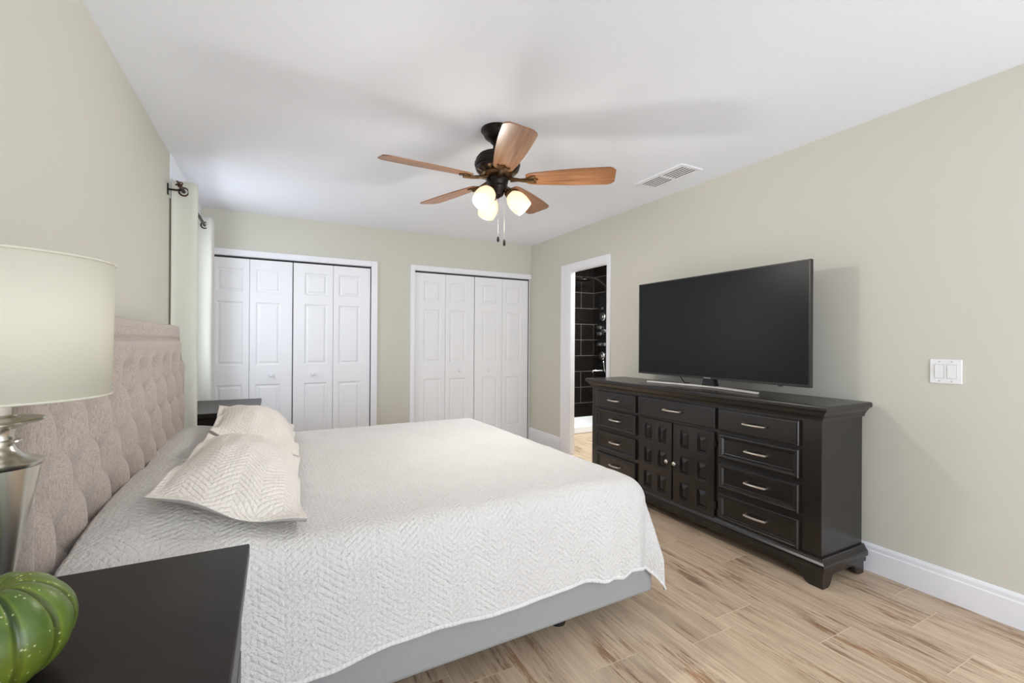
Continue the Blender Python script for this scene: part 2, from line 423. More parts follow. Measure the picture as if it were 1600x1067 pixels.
for (a, b, c, d) in ((WY0, WY1, WZ1-0.05, WZ1), (WY0, WY1, WZ0, WZ0+0.05), (WY0, WY0+0.05, WZ0, WZ1), (WY1-0.05, WY1, WZ0, WZ1), (WY0, WY1, 1.48, 1.52)): box(bm, XL-0.08, XL-0.04, a, b, c, d)
struct(mesh_obj('window_1', bm, 'trim'), 'white sash window frame behind the ivory curtains', 'window')
struct(bx('washed_wall_band', 'ceiling', XL-0.001, XL+0.006, 3.67, YF-0.002, 2.15, ZC), 'white band standing for wall washed out by window light above the curtains', 'trim')  # white colour stands for wall bleached by window light, not a board
# baseboards
def baseboard(name, runs, label):
    bm = BM()
    prof = [(0, 0), (0.015, 0), (0.015, 0.112), (0.011, 0.118), (0.011, 0.136), (0.006, 0.147), (0, 0.149)]
    for axis, wall, sgn, a0, a1 in runs:
        fn = (lambda p, q, d: (wall+sgn*p, d, q)) if axis == 'y' else (lambda p, q, d: (d, wall+sgn*p, q))
        prism(bm, prof, a0, a1, fn)
    struct(mesh_obj(name, bm, 'trim'), label, 'baseboard')
baseboard('baseboard_right', [('y', XR, -1, YB, DY0-0.06), ('y', XR, -1, DY1+0.19, YF)], 'white baseboard along the wall beside the dresser')
baseboard('baseboard_far', [('x', YF, -1, C1[1]+0.07, C2[0]-0.055)], 'white baseboard between the two closets')
baseboard('baseboard_left', [('y', XL, 1, YB, YF)], 'white baseboard along the headboard wall')

# ------------------------------------------------------------------ closets
def casing_x(name, a0, a1, h, wl, wr, wt, label, track):
    bm = BM(); y0, y1 = YF-0.018, YF+0.10
    if wl: box(bm, a0-wl, a0, y0, YF, 0, h+wt)
    if wr: box(bm, a1, a1+wr, y0, YF, 0, h+wt)
    box(bm, a0 if wl else a0-0.02, a1 if wr else min(a1+0.03, XR-0.002), y0-0.002, YF, h, h+wt)
    # jamb lining
    box(bm, a0-0.004, a0, YF-0.012, y1, 0, h); box(bm, a1, a1+0.004, YF-0.012, y1, 0, h); box(bm, a0, a1, YF-0.01, y1, h-0.004, h)
    o = struct(mesh_obj(name, bm, 'trim', bevel=0.003), label, 'trim')
    bm = BM(); box(bm, a0+0.002, a1-0.002, YF+0.012, YF+0.045, h-0.03, h-0.005); mesh_obj('track', bm, 'dark_gap', o)
    bm = BM(); box(bm, a0-0.02, a1+0.02, YF+0.115, YF+0.119, 0, h+0.01); mesh_obj('closet_back', bm, 'dark_gap', o)
casing_x('trim_2', C1[0], C1[1], CH, 0.02, 0.065, 0.055, 'white casing around the wider left closet', C1)
casing_x('trim_3', C2[0], C2[1], CH, 0.05, 0.0, 0.055, 'white casing around the closet in the far right corner', C2)
def bifold(name, a0, a1, knob_leaf, label):
    t = thing(name, label, 'door', (a0, YF, 0), kind='structure')
    w = (a1-a0)/2; H = CH-0.022
    for k in range(2):
        stl, str_ = (0.102, 0.052) if k == 0 else (0.052, 0.102)
        bm = BM(); W = w-0.003; z0 = 0.012
        ps = [(stl, zz0-z0, W-str_, zz1-z0) for zz0, zz1 in ((0.19, 0.80), (0.985, 1.59), (1.685, 1.905))]
        dy = 0.008
        panelled(bm, W, H-z0, 0.03, ps, [(0.012, -0.009), (0.020, -0.009), (0.036, -0.002)], lambda a, b, d, k=k: (k*w+0.0015+a, dy-d, z0+b))
        lf = mesh_obj('leaf', bm, 'door', t, bevel=0.0015)
        if k == knob_leaf:
            kx = (w-0.051) if k == 0 else w+0.055
            kx = (w*0.5) if False else (w*0.5 if k == 0 else w*1.5)
            bm = BM(); mm = Matrix.Translation((kx, dy, 0.885)) @ Matrix.Rotation(PI/2, 4, 'X')
            lathe(bm, [(0.009, 0), (0.008, 0.012), (0.016, 0.020), (0.0185, 0.028), (0.015, 0.036), (0.006, 0.040), (0.0, 0.0405)], 24, mm)
            mesh_obj('knob', bm, 'door', lf, smooth=True)
    return t
m1 = 0.142
bifold('door_1', C1[0]+0.004, m1-0.002, 1, 'white panelled bifold door pair beside the curtains, left closet')
bifold('door_2', m1+0.004, C1[1]-0.004, 0, 'white panelled bifold door pair on the right side of the left closet')
m2 = 2.09
bifold('door_3', C2[0]+0.004, m2-0.002, 1, 'white panelled bifold door pair on the left side of the corner closet')
bifold('door_4', m2+0.003, C2[1]-0.004, 0, 'white panelled bifold door pair touching the room corner')

# ------------------------------------------------------------------ bathroom doorway and shower
bm = BM(); cw = 0.185
x0, x1 = XR-0.02, XR
box(bm, x0, x1, DY1, DY1+0.178, 0, DH+0.075); box(bm, x0, x1, DY0-0.035, DY0, 0, DH+0.075); box(bm, x0-0.002, x1, DY0, DY1, DH, DH+0.075)
box(bm, x0+0.005, XR+0.042, DY1-0.012, DY1, 0.004, DH); box(bm, x0+0.005, XR+0.042, DY0, DY0+0.012, 0.004, DH); box(bm, x0+0.005, XR+0.042, DY0+0.012, DY1-0.012, DH-0.012, DH)
struct(mesh_obj('trim_4', bm, 'trim', bevel=0.003), 'white casing around the open bathroom doorway', 'trim')
BX0, BX1, BY0, BY1 = XR+0.04, 4.119, 2.6, 5.35
struct(floor_mesh('floor_bath', XR+0.06, BX1, BY0, BY1, 0.0), 'light wood-look tile floor seen through the bathroom doorway', 'floor')
bm = BM(); box(bm, BX0-0.12, BX1+0.1, BY1, BY1+0.1, 0, ZC); struct(mesh_obj('wall_shower_back', bm, 'tile_x'), 'dark brown tiled shower wall facing the doorway', 'wall')
bm = BM(); box(bm, BX1, BX1+0.1, BY0-0.1, BY1+0.1, 0, ZC); struct(mesh_obj('wall_shower_side', bm, 'tile_y'), 'dark brown tiled shower wall carrying the chrome shower panel', 'wall')
bm = BM(); box(bm, BX0, BX1, BY0-0.1, BY0, 0, ZC); struct(mesh_obj('wall_bath_near', bm, 'wall'), 'painted bathroom wall hidden behind the dresser wall', 'wall')
bm = BM(); box(bm, XR+0.0, XR+0.04, YF+0.12, BY1+0.1, 0, ZC); struct(mesh_obj('wall_bath_left', bm, 'wall'), 'painted bathroom wall beside the shower', 'wall')
bm = BM(); box(bm, XR+0.12, BX1+0.1, BY0-0.1, BY1+0.1, ZC, ZC+0.1); struct(mesh_obj('ceiling_bath', bm, 'ceiling'), 'white bathroom ceiling', 'ceiling')
sp = thing('shower_pan', 'white low shower pan below the dark brown tiles', 'shower pan', (3.55, 5.0, 0))
bm = BM(); box(bm, XR+0.043-3.55, BX1-0.002-3.55, -0.02, 0.06, 0.001, 0.095); mesh_obj('curb', bm, 'pan', sp, bevel=0.012)
bm = BM(); box(bm, XR+0.043-3.55, BX1-0.002-3.55, 0.06, 0.30, 0.001, 0.055); mesh_obj('basin', bm, 'pan', sp, bevel=0.004)
bm = BM(); box(bm, XR+0.043-3.55, BX1-0.002-3.55, 0.30, 0.348, 0.001, 0.155); mesh_obj('rim', bm, 'pan', sp, bevel=0.006)
# shower panel on the side wall
PXF = BX1-0.03
st = thing('shower_tower', 'black shower panel with chrome knobs and jets on the dark tiled wall', 'shower', (BX1, 5.1, 0.75))
def loc(p): return Vector(p)-Vector((BX1, 5.1, 0.75))
bm = BM(); box(bm, -0.03, -0.001, -0.16, 0.10, 0.0, 1.15); mesh_obj('panel_board', bm, 'glass_black', st, bevel=0.004)
rotx = Matrix.Rotation(-PI/2, 4, 'Y')
def disc(name, y, z, prof, mat='chrome'):
    bm = BM(); lathe(bm, prof, 24, Matrix.Translation(loc((PXF, y, z))) @ rotx); mesh_obj(name, bm, mat, st, smooth='auto')
jet = [(0.056, 0), (0.058, 0.008), (0.050, 0.016), (0.026, 0.018), (0.022, 0.028), (0, 0.029)]
kn = [(0.028, 0), (0.026, 0.006), (0.012, 0.012), (0.012, 0.022), (0.025, 0.030), (0.025, 0.046), (0, 0.049)]
disc('jet', 5.09, 1.59, jet); disc('jet', 5.10, 1.037, jet)
for y, z in ((5.15, 1.44), (5.15, 1.35), (5.045, 1.39), (5.14, 1.20), (5.055, 1.20)): disc('control_knob', y, z, kn)
bm = BM(); box(bm, -0.037, -0.03, -0.01, 0.025, 0.945, 0.975); mesh_obj('display', bm, 'chrome', st, bevel=0.002)
bm = BM(); tube(bm, [loc((PXF, 5.03, 0.83)), loc((PXF-0.05, 5.05, 0.835)), loc((PXF-0.16, 5.1, 0.83)), loc((PXF-0.17, 5.1, 0.81))], 0.011); mesh_obj('tub_spout', bm, 'chrome', st, smooth=True)
bm = BM(); tube(bm, [loc((PXF-0.03, 5.02, 1.02)), loc((PXF-0.06, 5.0, 0.95)), loc((PXF-0.05, 4.99, 0.86)), loc((PXF-0.02, 5.0, 0.80))], 0.007); mesh_obj('hose', bm, 'chrome', st, smooth=True)
bm = BM(); tube(bm, [loc((PXF, 4.99, 1.86)), loc((PXF-0.04, 5.0, 2.02)), loc((PXF-0.14, 5.04, 2.10)), loc((PXF-0.26, 5.08, 2.13)), loc((PXF-0.34, 5.1, 2.12))], 0.013); mesh_obj('shower_arm', bm, 'bronze', st, smooth=True)
bm = BM(); lathe(bm, [(0.0, 0.03), (0.03, 0.025), (0.10, 0.012), (0.10, 0), (0, 0)], 32, Matrix.Translation(loc((PXF-0.34, 5.1, 2.08)))); mesh_obj('rain_head', bm, 'bronze', st, smooth='auto')

# ------------------------------------------------------------------ air vent, switch
vt = thing('air_vent', 'white louvered air vent in the ceiling near the right wall', 'vent', (2.525, 2.42, ZC))
bm = BM(); W2, L2 = 0.105, 0.23
for (a, b, c, d) in ((-W2, W2, -L2, -L2+0.028), (-W2, W2, L2-0.028, L2), (-W2, -W2+0.026, -L2+0.028, L2-0.028), (W2-0.026, W2, -L2+0.028, L2-0.028), (-W2+0.026, W2-0.026, -0.008, 0.008)): box(bm, a, b, c, d, -0.012, -0.0005)
mesh_obj('frame', bm, 'trim', vt, bevel=0.003)
bm = BM(); box(bm, -W2+0.02, W2-0.02, -L2+0.02, L2-0.02, -0.0015, -0.0005); mesh_obj('duct_shade_plate', bm, 'dark_gap', vt)  # dark plate paints the shade inside the duct, no hole behind it
bm = BM()
for k in range(6):
    x = -W2+0.030+k*(2*W2-0.055)/5.6
    for (c, d) in ((-L2+0.028, -0.008), (0.008, L2-0.028)):
        prism(bm, [(x, -0.0090), (x+0.001, -0.0083), (x+0.0105, -0.0113), (x+0.0095, -0.012)], c, d, lambda a, b, q: (a, q, b))
mesh_obj('louver', bm, 'trim', vt)
sw = thing('light_switch', 'white double rocker light switch on the beige wall right of the dresser', 'switch', (XR, 0.972, 1.094))
bm = BM(); box(bm, -0.006, 0, -0.059, 0.059, -0.058, 0.058); mesh_obj('wall_plate', bm, 'plastic', sw, bevel=0.0025)
for yy in (0.023, -0.023):
    bm = BM(); box(bm, -0.0075, -0.0055, yy-0.0175, yy+0.0175, -0.034, 0.034); fr = mesh_obj('rocker_frame', bm, 'grey_line', sw)
    bm = BM(); prism(bm, [(-0.0055, -0.0325), (-0.0078, -0.0325), (-0.0105, 0.0325), (-0.0055, 0.0325)], yy-0.016, yy+0.016, lambda a, b, d: (a, d, b)); mesh_obj('rocker', bm, 'plastic', fr)
for yy, zz in ((0.023, 0.047), (-0.023, 0.047), (0.023, -0.047), (-0.023, -0.047)):
    bm = BM(); lathe(bm, [(0.003, 0), (0.003, 0.0012), (0, 0.0014)], 12, Matrix.Translation((-0.006, yy, zz)) @ rotx); mesh_obj('screw', bm, 'grey_line', sw)

# ------------------------------------------------------------------ curtains and rod
RX, RZ = -0.552, 2.205
rod = thing('curtain_rod', 'dark bronze curtain rod above the window on the headboard wall', 'curtain rod', (RX, 3.55, RZ))
bm = BM(); tube(bm, [(0, 0, 0), (0, 1.36, 0)], 0.011, 16); mesh_obj('rod', bm, 'bronze', rod, smooth='auto')
bm = BM()
lathe(bm, [(0.0, -0.012), (0.012, -0.012), (0.014, -0.006), (0.012, 0), (0.012, 0.012)], 20, Matrix.Translation((0, -0.012, 0)) @ Matrix.Rotation(PI/2, 4, 'X'))
for k in range(4):   # open cage finial
    pts = []
    for q in range(11):
        th = PI*q/10; rr = 0.020*math.sin(th); yy = -0.022*math.cos(th)
        a = PI/2*k + 0.9*(q/10)
        pts.append((rr*math.cos(a), -0.040-yy, rr*math.sin(a)))
    tube(bm, pts, 0.0035, 8)
mesh_obj('finial', bm, 'grommet', rod, smooth=True)
for yy in (0.05, 1.33):
    bm = BM(); tube(bm, [(0, yy, -0.012), (-0.03, yy, -0.016), (XL-RX+0.006, yy, -0.016)], 0.006, 10); box(bm, XL-RX+0.0005, XL-RX+0.006, yy-0.012, yy+0.012, -0.05, 0.02); mesh_obj('bracket', bm, 'bronze', rod)
def curtain(name, y0, y1, folds, xa, xb, ztop, zbot, label, grp):
    t = thing(name, label, 'curtain', ((xa+xb)/2, (y0+y1)/2, 0), group=grp)
    bm = BM(); NU, NV = folds*16, 30; cx, cy, amp = (xa+xb)/2, (y0+y1)/2, (xb-xa)/2
    rnd = random.Random(int(y0*100)); ph = [rnd.uniform(-0.02, 0.02) for _ in range(folds+1)]
    grid = []
    for j in range(NV+1):
        z = ztop + (zbot-ztop)*j/NV; fl = 1.0 + 0.10*(j/NV)
        row = []
        for i in range(NU+1):
            s = i/NU; a = s*folds*2*PI
            x = -math.cos(a); x = math.copysign(abs(x)**0.7, x)*amp*fl
            x = max(x, XL-cx+0.012)
            y = y0 + (y1-y0)*s - cy + 0.012*math.sin(2*a)*1.0 + ph[int(s*folds)]*0.3*(j/NV) + 0.004*math.sin(z*5+i)
            row.append(bm.verts.new((x, y, z)))
        grid.append(row)
    for j in range(NV):
        for i in range(NU): bm.faces.new((grid[j][i], grid[j][i+1], grid[j+1][i+1], grid[j+1][i]))
    o = mesh_obj('panel', bm, 'curtain', t, smooth=True)
    so = o.modifiers.new('solid', 'SOLIDIFY'); so.thickness = 0.002
    for k in range(folds*2):
        s = (k+0.5)/(folds*2)
        mm = Matrix.Translation((RX-cx, y0+(y1-y0)*s-cy, RZ)) @ Matrix.Rotation(PI/2, 4, 'X')
        bm = BM(); prof = [(0.022, -0.003), (0.030, -0.003), (0.032, 0), (0.030, 0.003), (0.022, 0.003), (0.022, -0.003)]
        lathe(bm, prof, 24, mm, caps=False); mesh_obj('grommet', bm, 'grommet', t, smooth=True)
    return t
G = 'ivory curtain panels on one rod'
curtain('curtain', 3.655, 3.75, 1, XL+0.012, -0.478, 2.272, 0.01, 'ivory grommet curtain panel hanging right beside the tufted headboard', G)
curtain('curtain', 4.635, 4.84, 2, XL+0.012, -0.497, 2.277, 0.01, 'ivory grommet curtain panel next to the left closet, behind the far nightstand', G)

# ------------------------------------------------------------------ bed
BA = math.radians(1.7); PVX, PVY = -0.50, 2.415
def brot(x, y):
    dx, dy = x-PVX, y-PVY; return PVX+dx*math.cos(BA)-dy*math.sin(BA), PVY+dx*math.sin(BA)+dy*math.cos(BA)
bed = thing('bed', 'king bed with tufted taupe headboard and grey upholstered base', 'bed', (0, 0, 0))
def rbox(name, mat, a0, a1, b0, b1, z0, z1, bev):
    bm = BM(); box(bm, a0, a1, b0, b1, z0, z1)
    for v in bm.verts: v.co.x, v.co.y = brot(v.co.x, v.co.y)
    o = mesh_obj(name, bm, mat, bed); m = o.modifiers.new('bevel', 'BEVEL'); m.width = bev; m.segments = 4
    for p in o.data.polygons: p.use_smooth = True
    o.data.set_sharp_from_angle(angle=math.radians(40)) if hasattr(o.data, 'set_sharp_from_angle') else None
    return o
HW = 0.955
rbox('base', 'grey_fabric', -0.48, 1.475, PVY-HW-0.010, PVY+HW-0.005, 0.11, 0.33, 0.018)
rbox('mattress', 'mattress', -0.49, 1.455, PVY-HW+0.03, PVY+HW-0.03, 0.332, 0.60, 0.06)
for a in (-0.3, 1.075):
    for b in (1.618, 3.17):
        cxx, cyy = brot(a, b)
        bm = BM(); lathe(bm, [(0.034, 0.0), (0.036, 0.012), (0.030, 0.03), (0.018, 0.045), (0.016, 0.112)], 24, Matrix.Translation((cxx, cyy, 0))); mesh_obj('leg', bm, 'black_plastic', bed, smooth='auto')
# headboard: outline with scooped shoulders, tufted front
HY0, HY1, HTOP, SHZ = 1.425, 3.385, 1.305, 1.065
TY0, TP, TR0, TRP = 2.14, 0.2135, 1.095, 0.1325
def hb_half(z):      # half width at height z
    h = (HY1-HY0)/2
    if z <= SHZ: return h
    tt = (z-SHZ)/(HTOP-SHZ)
    return h - 0.055*min(1, tt*6) - 0.12*(1-(1-min(1, tt*1.05))**1.6)
def tuft(y, z):
    d = 0.0; k0 = round((TR0-z)/TRP)
    best = 9
    for k in (k0-1, k0, k0+1):
        zz = TR0-k*TRP; off = TY0+(TP/2 if k % 2 else 0)
        i = round((y-off)/TP); 
        for ii in (i-1, i, i+1):
            dy, dz = (y-off-ii*TP), z-zz
            if k < 0: continue
            best = min(best, math.hypot(dy, dz))
    d -= 0.022*math.exp(-(best/0.022)**2) + 0.024*math.exp(-(best/0.055)**2)
    p = (y-TY0)/TP; q = (TR0-z)/TRP
    if q > 0:        # puffed diamonds between the buttons
        s1 = abs(math.sin(PI*(p+q/2))); s2 = abs(math.sin(PI*(p-q/2)))
    else:            # pleats running up from the top buttons
        s1 = s2 = abs(math.sin(PI*p)); f_ = max(0, 1+q/0.42); s1 = s2 = 1-(1-s1)*f_
    d += 0.025*(s1*s2)**0.55
    return d-0.006
bm = BM(); NY, NZ = 280, 150; YC = (HY0+HY1)/2; grid = []; Z0 = 0.30
XF, XBK = -0.498, -0.60
for j in range(NZ+1):
    z = Z0+(HTOP-Z0)*j/NZ; hw = hb_half(z); row = []
    for i in range(NY+1):
        s = -1+2*i/NY; y = YC+s*hw
        edge = min(hw-abs(y-YC), HTOP-z)          # distance from outline
        seam_top = z-1.228; border = (seam_top > 0) or (hw-abs(y-YC) < 0.03)
        x = XF
        if border: x = XF+0.004
        else:
            fade = min(1, (hw-abs(y-YC)-0.03)/0.05, (1.228-z)/0.03); x = XF + tuft(y, z)*max(0, fade)
        sd = min(abs(seam_top) if hw-abs(y-YC) > 0.028 else 9, abs(hw-abs(y-YC)-0.03) if seam_top < 0 else 9)
        x -= 0.014*math.exp(-(sd/0.006)**2)
        if edge < 0.022: x -= 0.03*(1-math.sqrt(max(0, 1-(1-edge/0.022)**2)))
        row.append(bm.verts.new((x, y, z)))
    grid.append(row)
for j in range(NZ):
    for i in range(NY): bm.faces.new((grid[j][i], grid[j+1][i], grid[j+1][i+1], grid[j][i+1]))
loop = grid[0] + [grid[j][NY] for j in range(1, NZ+1)] + grid[NZ][-2::-1] + [grid[j][0] for j in range(NZ-1, 0, -1)]
back = [bm.verts.new((XBK, v.co.y, v.co.z)) for v in loop]
for k in range(len(loop)):
    q = (k+1) % len(loop); bm.faces.new((loop[k], loop[q], back[q], back[k]))
bm.faces.new(back)
bmesh.ops.recalc_face_normals(bm, faces=bm.faces)
hb = mesh_obj('headboard', bm, 'headboard', bed, smooth=True)
for k in range(4):
    off = TY0+(TP/2 if k % 2 else 0)
    for i in range(-4, 7):
        y = off+i*TP; z = TR0-k*TRP
        if z < 0.68 or y < HY0+0.07 or y > HY1-0.07: continue
        bm = BM(); lathe(bm, [(0.012, 0), (0.0115, 0.003), (0.006, 0.006), (0, 0.007)], 16, Matrix.Translation((XF-0.054, y, z)) @ Matrix.Rotation(PI/2, 4, 'Y'))
        mesh_obj('button', bm, 'headboard', hb, smooth=True)
for y in (1.62, 3.19):
    bx('headboard_leg', 'black_wood', -0.59, -0.55, y-0.03, y+0.03, 0, 0.32, bed)

# quilt: cloth coordinates (a along the bed, b across), draped over the mattress
ZT, RAD, AX1 = 0.622, 0.11, 1.475
QY0, QY1 = PVY-HW-0.026, PVY+HW+0.012
def bulge(x, y):
    fx = 1/(1+math.exp((x+0.10)/0.055)); fx2 = 1 if x > -0.33 else 1-0.35*((-0.33-x)/0.17)**2
    g = 0
    for c in (2.0, 2.90):
        g = max(g, max(0, 1-(abs(y-c)/0.45)**2.6))
    return 0.115*fx*fx2*(1-(1-g)*(0.35+0.35/(1+math.exp(-(x+0.33)/0.04))))
def quilt_pt(a, b):
    ax = AX1-RAD; y0, y1 = QY0+RAD, QY1-RAD
    dx = max(0, a-ax); dy = (y0-b) if b < y0 else ((b-y1) if b > y1 else 0); sg = -1 if b < y0 else 1
    P = 3.2
    e = (dx**P+dy**P)**(1/P) if (dx > 0 or dy > 0) else 0
    xb, yb = min(a, ax), min(max(b, y0), y1)
    q = RAD*PI/2
    if e < q: h, drop = RAD*math.sin(e/RAD), RAD*(1-math.cos(e/RAD))
    else:
        ex = e-q; h, drop = RAD+ex*0.05, RAD+ex*0.995
    if e > 0:
        n = math.hypot(dx, dy); ux, uy = dx/n, dy/n
    else: ux = uy = 0
    corner = min(ux, uy)*1.41
    fold = 0
    if e > q:
        k = min(1, (e-q)/0.25)
        ang = math.atan2(uy, ux)
        fold = k*corner*(0.072*math.exp(-((ang-0.72)/0.26)**2) - 0.022*math.exp(-((ang-1.12)/0.17)**2))
        # ripples along the sides
        fold += k*0.007*math.sin(a*9.0+1.0)*(1-corner) + k*0.004*math.sin(b*11)*(1-corner)
        if dy > 0 and dx == 0: fold += k*0.018*math.exp(-((a-1.17)/0.05)**2) - k*0.014*math.exp(-((a-1.26)/0.04)**2)
    h += 0.075*abs(uy)*min(1, e/0.10)/(1+math.exp((a+0.22)/0.05)); x = xb+ux*(h+fold); y = yb+sg*uy*(h+fold)
    z = ZT-drop
    bl_ = bulge(min(a, ax), min(max(b, y0), y1))*math.exp(-max(0, e-0.1)*3)
    z += bl_ + 0.004*noise.noise(Vector((a*5, b*5, 0)))*(1 if e == 0 else 0.5) + 0.003*noise.noise(Vector((a*14, b*14, 3)))
    return x, y, z
def hem_up(a):
    K = [(-0.5, -0.01), (0.09, 0.002), (0.28, 0.026), (0.70, 0.022), (1.07, 0.030), (1.20, 0.006), (1.28, -0.010), (1.325, 0.016), (1.40, 0.012), (9, 0.0)]
    for (p, q), (r_, t_) in zip(K, K[1:]):
        if p <= a < r_:
            u = (a-p)/(r_-p); u = u*u*(3-2*u); return q+(t_-q)*u+0.002*math.sin(a*17)
    return 0
bm = BM(); uvl = bm.loops.layers.uv.new('cloth')
HANG = 0.392; q0 = RAD*PI/2
a_end = AX1-RAD+q0+ (HANG-RAD); b0, b1 = QY0+RAD-q0-(HANG-RAD), QY1-RAD+q0+(HANG-RAD)
NA, NB = 250, 260; grid = []
XH = -0.494
for i in range(NA+1):
    row = []
    for j in range(NB+1):
        a = XH+(a_end-XH)*i/NA; b = b0+(b1-b0)*j/NB
        # gently wavy hem
        if j < 40: b += (1-j/40)*hem_up(a)
        x, y, z = quilt_pt(a, b); x, y = brot(x, y)
        v = bm.verts.new((x, y, z)); row.append((v, a, b))
    grid.append(row)
for i in range(NA):
    for j in range(NB):
        c = (grid[i][j], grid[i+1][j], grid[i+1][j+1], grid[i][j+1])
        f = bm.faces.new([t_[0] for t_ in c])
        for lp, t_ in zip(f.loops, c): lp[uvl].uv = (t_[1], t_[2])
ql = mesh_obj('quilt', bm, 'quilt', smooth=True)
so = ql.modifiers.new('solid', 'SOLIDIFY'); so.thickness = 0.008; so.offset = -1
bm = BM(); NH = 900; prev = None
for i in range(NH+1):
    a = XH+(a_end-XH)*i/NH; rp = 0.0012*math.sin(a*420)+0.0008*math.sin(a*171); pr = []
    for k in range(4):
        b = b0+hem_up(a)*(1-k*0.005*0.4)+k*0.005; x, y, z = quilt_pt(a, b); x, y = brot(x, y)
        x2, y2, z2 = quilt_pt(a, b+0.004); x2, y2 = brot(x2, y2); xa, ya, za = quilt_pt(a+0.004, b); xa, ya = brot(xa, ya)
        nv = Vector((xa-x, ya-y, za-z)).cross(Vector((x2-x, y2-y, z2-z))).normalized()
        if nv.y > 0 and abs(nv.y) > abs(nv.x): nv = -nv
        if nv.x < 0 and abs(nv.x) >= abs(nv.y): nv = -nv
        o_ = (0.0035+rp) if 0 < k < 3 else 0.001
        pr.append(bm.verts.new((x+nv.x*o_, y+nv.y*o_, z-0.002)))
    if prev:
        for k in range(3): bm.faces.new((prev[k], pr[k], pr[k+1], prev[k+1]))
    prev = pr
mesh_obj('hem', bm, 'hem', ql, smooth=True)
tag(ql, 'white chevron-quilted bedspread draped over the king bed', 'bedspread')

# shams
def sham(name, A, B, C, D, thick, lift, label, seed):
    """A near/foot corner, B near/headboard, C far/foot, D far/headboard"""
    A, B, C, D = map(Vector, (A, B, C, D)); bm = BM(); uvl = bm.loops.layers.uv.new('cloth'); N, Mv = 60, 80
    nrm = ((B-A).cross(C-A)).normalized()
    if nrm.z < 0: nrm = -nrm
    cen = (A+B+C+D)/4
    def prof(s): 
        d = min(s, 1-s)
        return 0 if d < 0.045 else (1-(1-min(1, (d-0.045)/0.455))**2.3)**0.75
    tops, bots = [], []
    for i in range(N+1):
        tr, br = [], []
        for j in range(Mv+1):
            s, t = i/N, j/Mv
            # edges pulled in between the corners
            s2 = s + 0.030*math.sin(PI*t)*(0.5-s)*2; t2 = t + 0.022*math.sin(PI*s)*(0.5-t)*2
            p = A.lerp(B, s2).lerp(C.lerp(D, s2), t2)
            p.z -= 0.012*math.sin(PI*s)*(1-t)**5; p.y -= 0.035*math.sin(PI*s)*(1-t)**4
            h = prof(s)*prof(t)
            wr = noise.noise(Vector((s*3+seed, t*4, seed)))*0.016*h + noise.noise(Vector((s*9, t*11+seed, 1)))*0.006*min(1, h*3+0.25)
            edge = (1-min(1, h*5))*0.012*math.sin(t*15+s*9+seed)
            off = nrm*(lift*math.sin(PI*s)*math.sin(PI*t)+wr+edge)
            tr.append((bm.verts.new(p+off+nrm*(thick*h+0.004)-cen), s*0.5, t*0.92))
            br.append((bm.verts.new(p+off*0.6-nrm*(thick*0.42*h+0.002)-cen), s*0.5+2, t*0.92))
        tops.append(tr); bots.append(br)
    def face(c):
        f = bm.faces.new([q[0] for q in c])
        for lp, q in zip(f.loops, c): lp[uvl].uv = (q[1], q[2])
    for i in range(N):
        for j in range(Mv):
            face((tops[i][j], tops[i+1][j], tops[i+1][j+1], tops[i][j+1])); face((bots[i][j], bots[i][j+1], bots[i+1][j+1], bots[i+1][j]))
    rim_t = [tops[i][0] for i in range(N)] + [tops[N][j] for j in range(Mv)] + [tops[i][Mv] for i in range(N, 0, -1)] + [tops[0][j] for j in range(Mv, 0, -1)]
    rim_b = [bots[i][0] for i in range(N)] + [bots[N][j] for j in range(Mv)] + [bots[i][Mv] for i in range(N, 0, -1)] + [bots[0][j] for j in range(Mv, 0, -1)]
    for k in range(len(rim_t)):
        q = (k+1) % len(rim_t); face((rim_t[k], rim_b[k], rim_b[q], rim_t[q]))
    bmesh.ops.recalc_face_normals(bm, faces=bm.faces)
    o = mesh_obj(name, bm, 'sham', smooth=True, loc=cen)
    return tag(o, label, 'pillow', 'quilted pillow shams against the headboard')
sham('pillow', (0.085, 1.548, 0.652), (-0.335, 1.64, 0.775), (0.105, 2.445, 0.66), (-0.27, 2.44, 0.80), 0.085, 0.03, 'cream quilted pillow sham nearest the near nightstand and lamp', 1.3)
sham('pillow', (0.11, 2.475, 0.66), (-0.27, 2.46, 0.80), (0.105, 3.27, 0.66), (-0.305, 3.19, 0.835), 0.085, 0.03, 'cream quilted pillow sham by the curtain, behind the near sham', 4.7)

# ------------------------------------------------------------------ nightstands
def nightstand(x0, x1, y0, y1, label):
    H = 0.71; t = thing('nightstand', label, 'nightstand', ((x0+x1)/2, (y0+y1)/2, 0), group='black nightstands')
    hx, hy = (x1-x0)/2, (y1-y0)/2
    bx('top', 'laminate', -hx, hx, -hy, hy, H-0.035, H, t, bevel=0.004)
    bx('body', 'laminate', -hx+0.01, hx-0.035, -hy+0.02, hy-0.02, 0.08, H-0.036, t, bevel=0.003)
    for k in range(3):
        z0 = 0.10+k*0.19
        bm = BM(); box(bm, hx-0.0345, hx-0.015, -hy+0.03, hy-0.03, z0, z0+0.175); d = mesh_obj('drawer', bm, 'laminate', t, bevel=0.003)
        bm = BM(); tube(bm, [(hx-0.015, -0.06, z0+0.09), (hx+0.004, -0.055, z0+0.09), (hx+0.004, 0.055, z0+0.09), (hx-0.015, 0.06, z0+0.09)], 0.005); mesh_obj('handle', bm, 'nickel', d, smooth=True)
    for sx in (-1, 1):
        for sy in (-1, 1):
            bx('leg', 'laminate', sx*(hx-0.06)-0.02, sx*(hx-0.06)+0.02, sy*(hy-0.05)-0.02, sy*(hy-0.05)+0.02, 0, 0.079, t)
    return t
nightstand(-0.605, -0.056, 0.47, 1.318, 'black nightstand in the near corner holding the lamp and green gourd')
nightstand(-0.60, -0.113, 3.775, 4.60, 'black nightstand between the bed and the left closet')

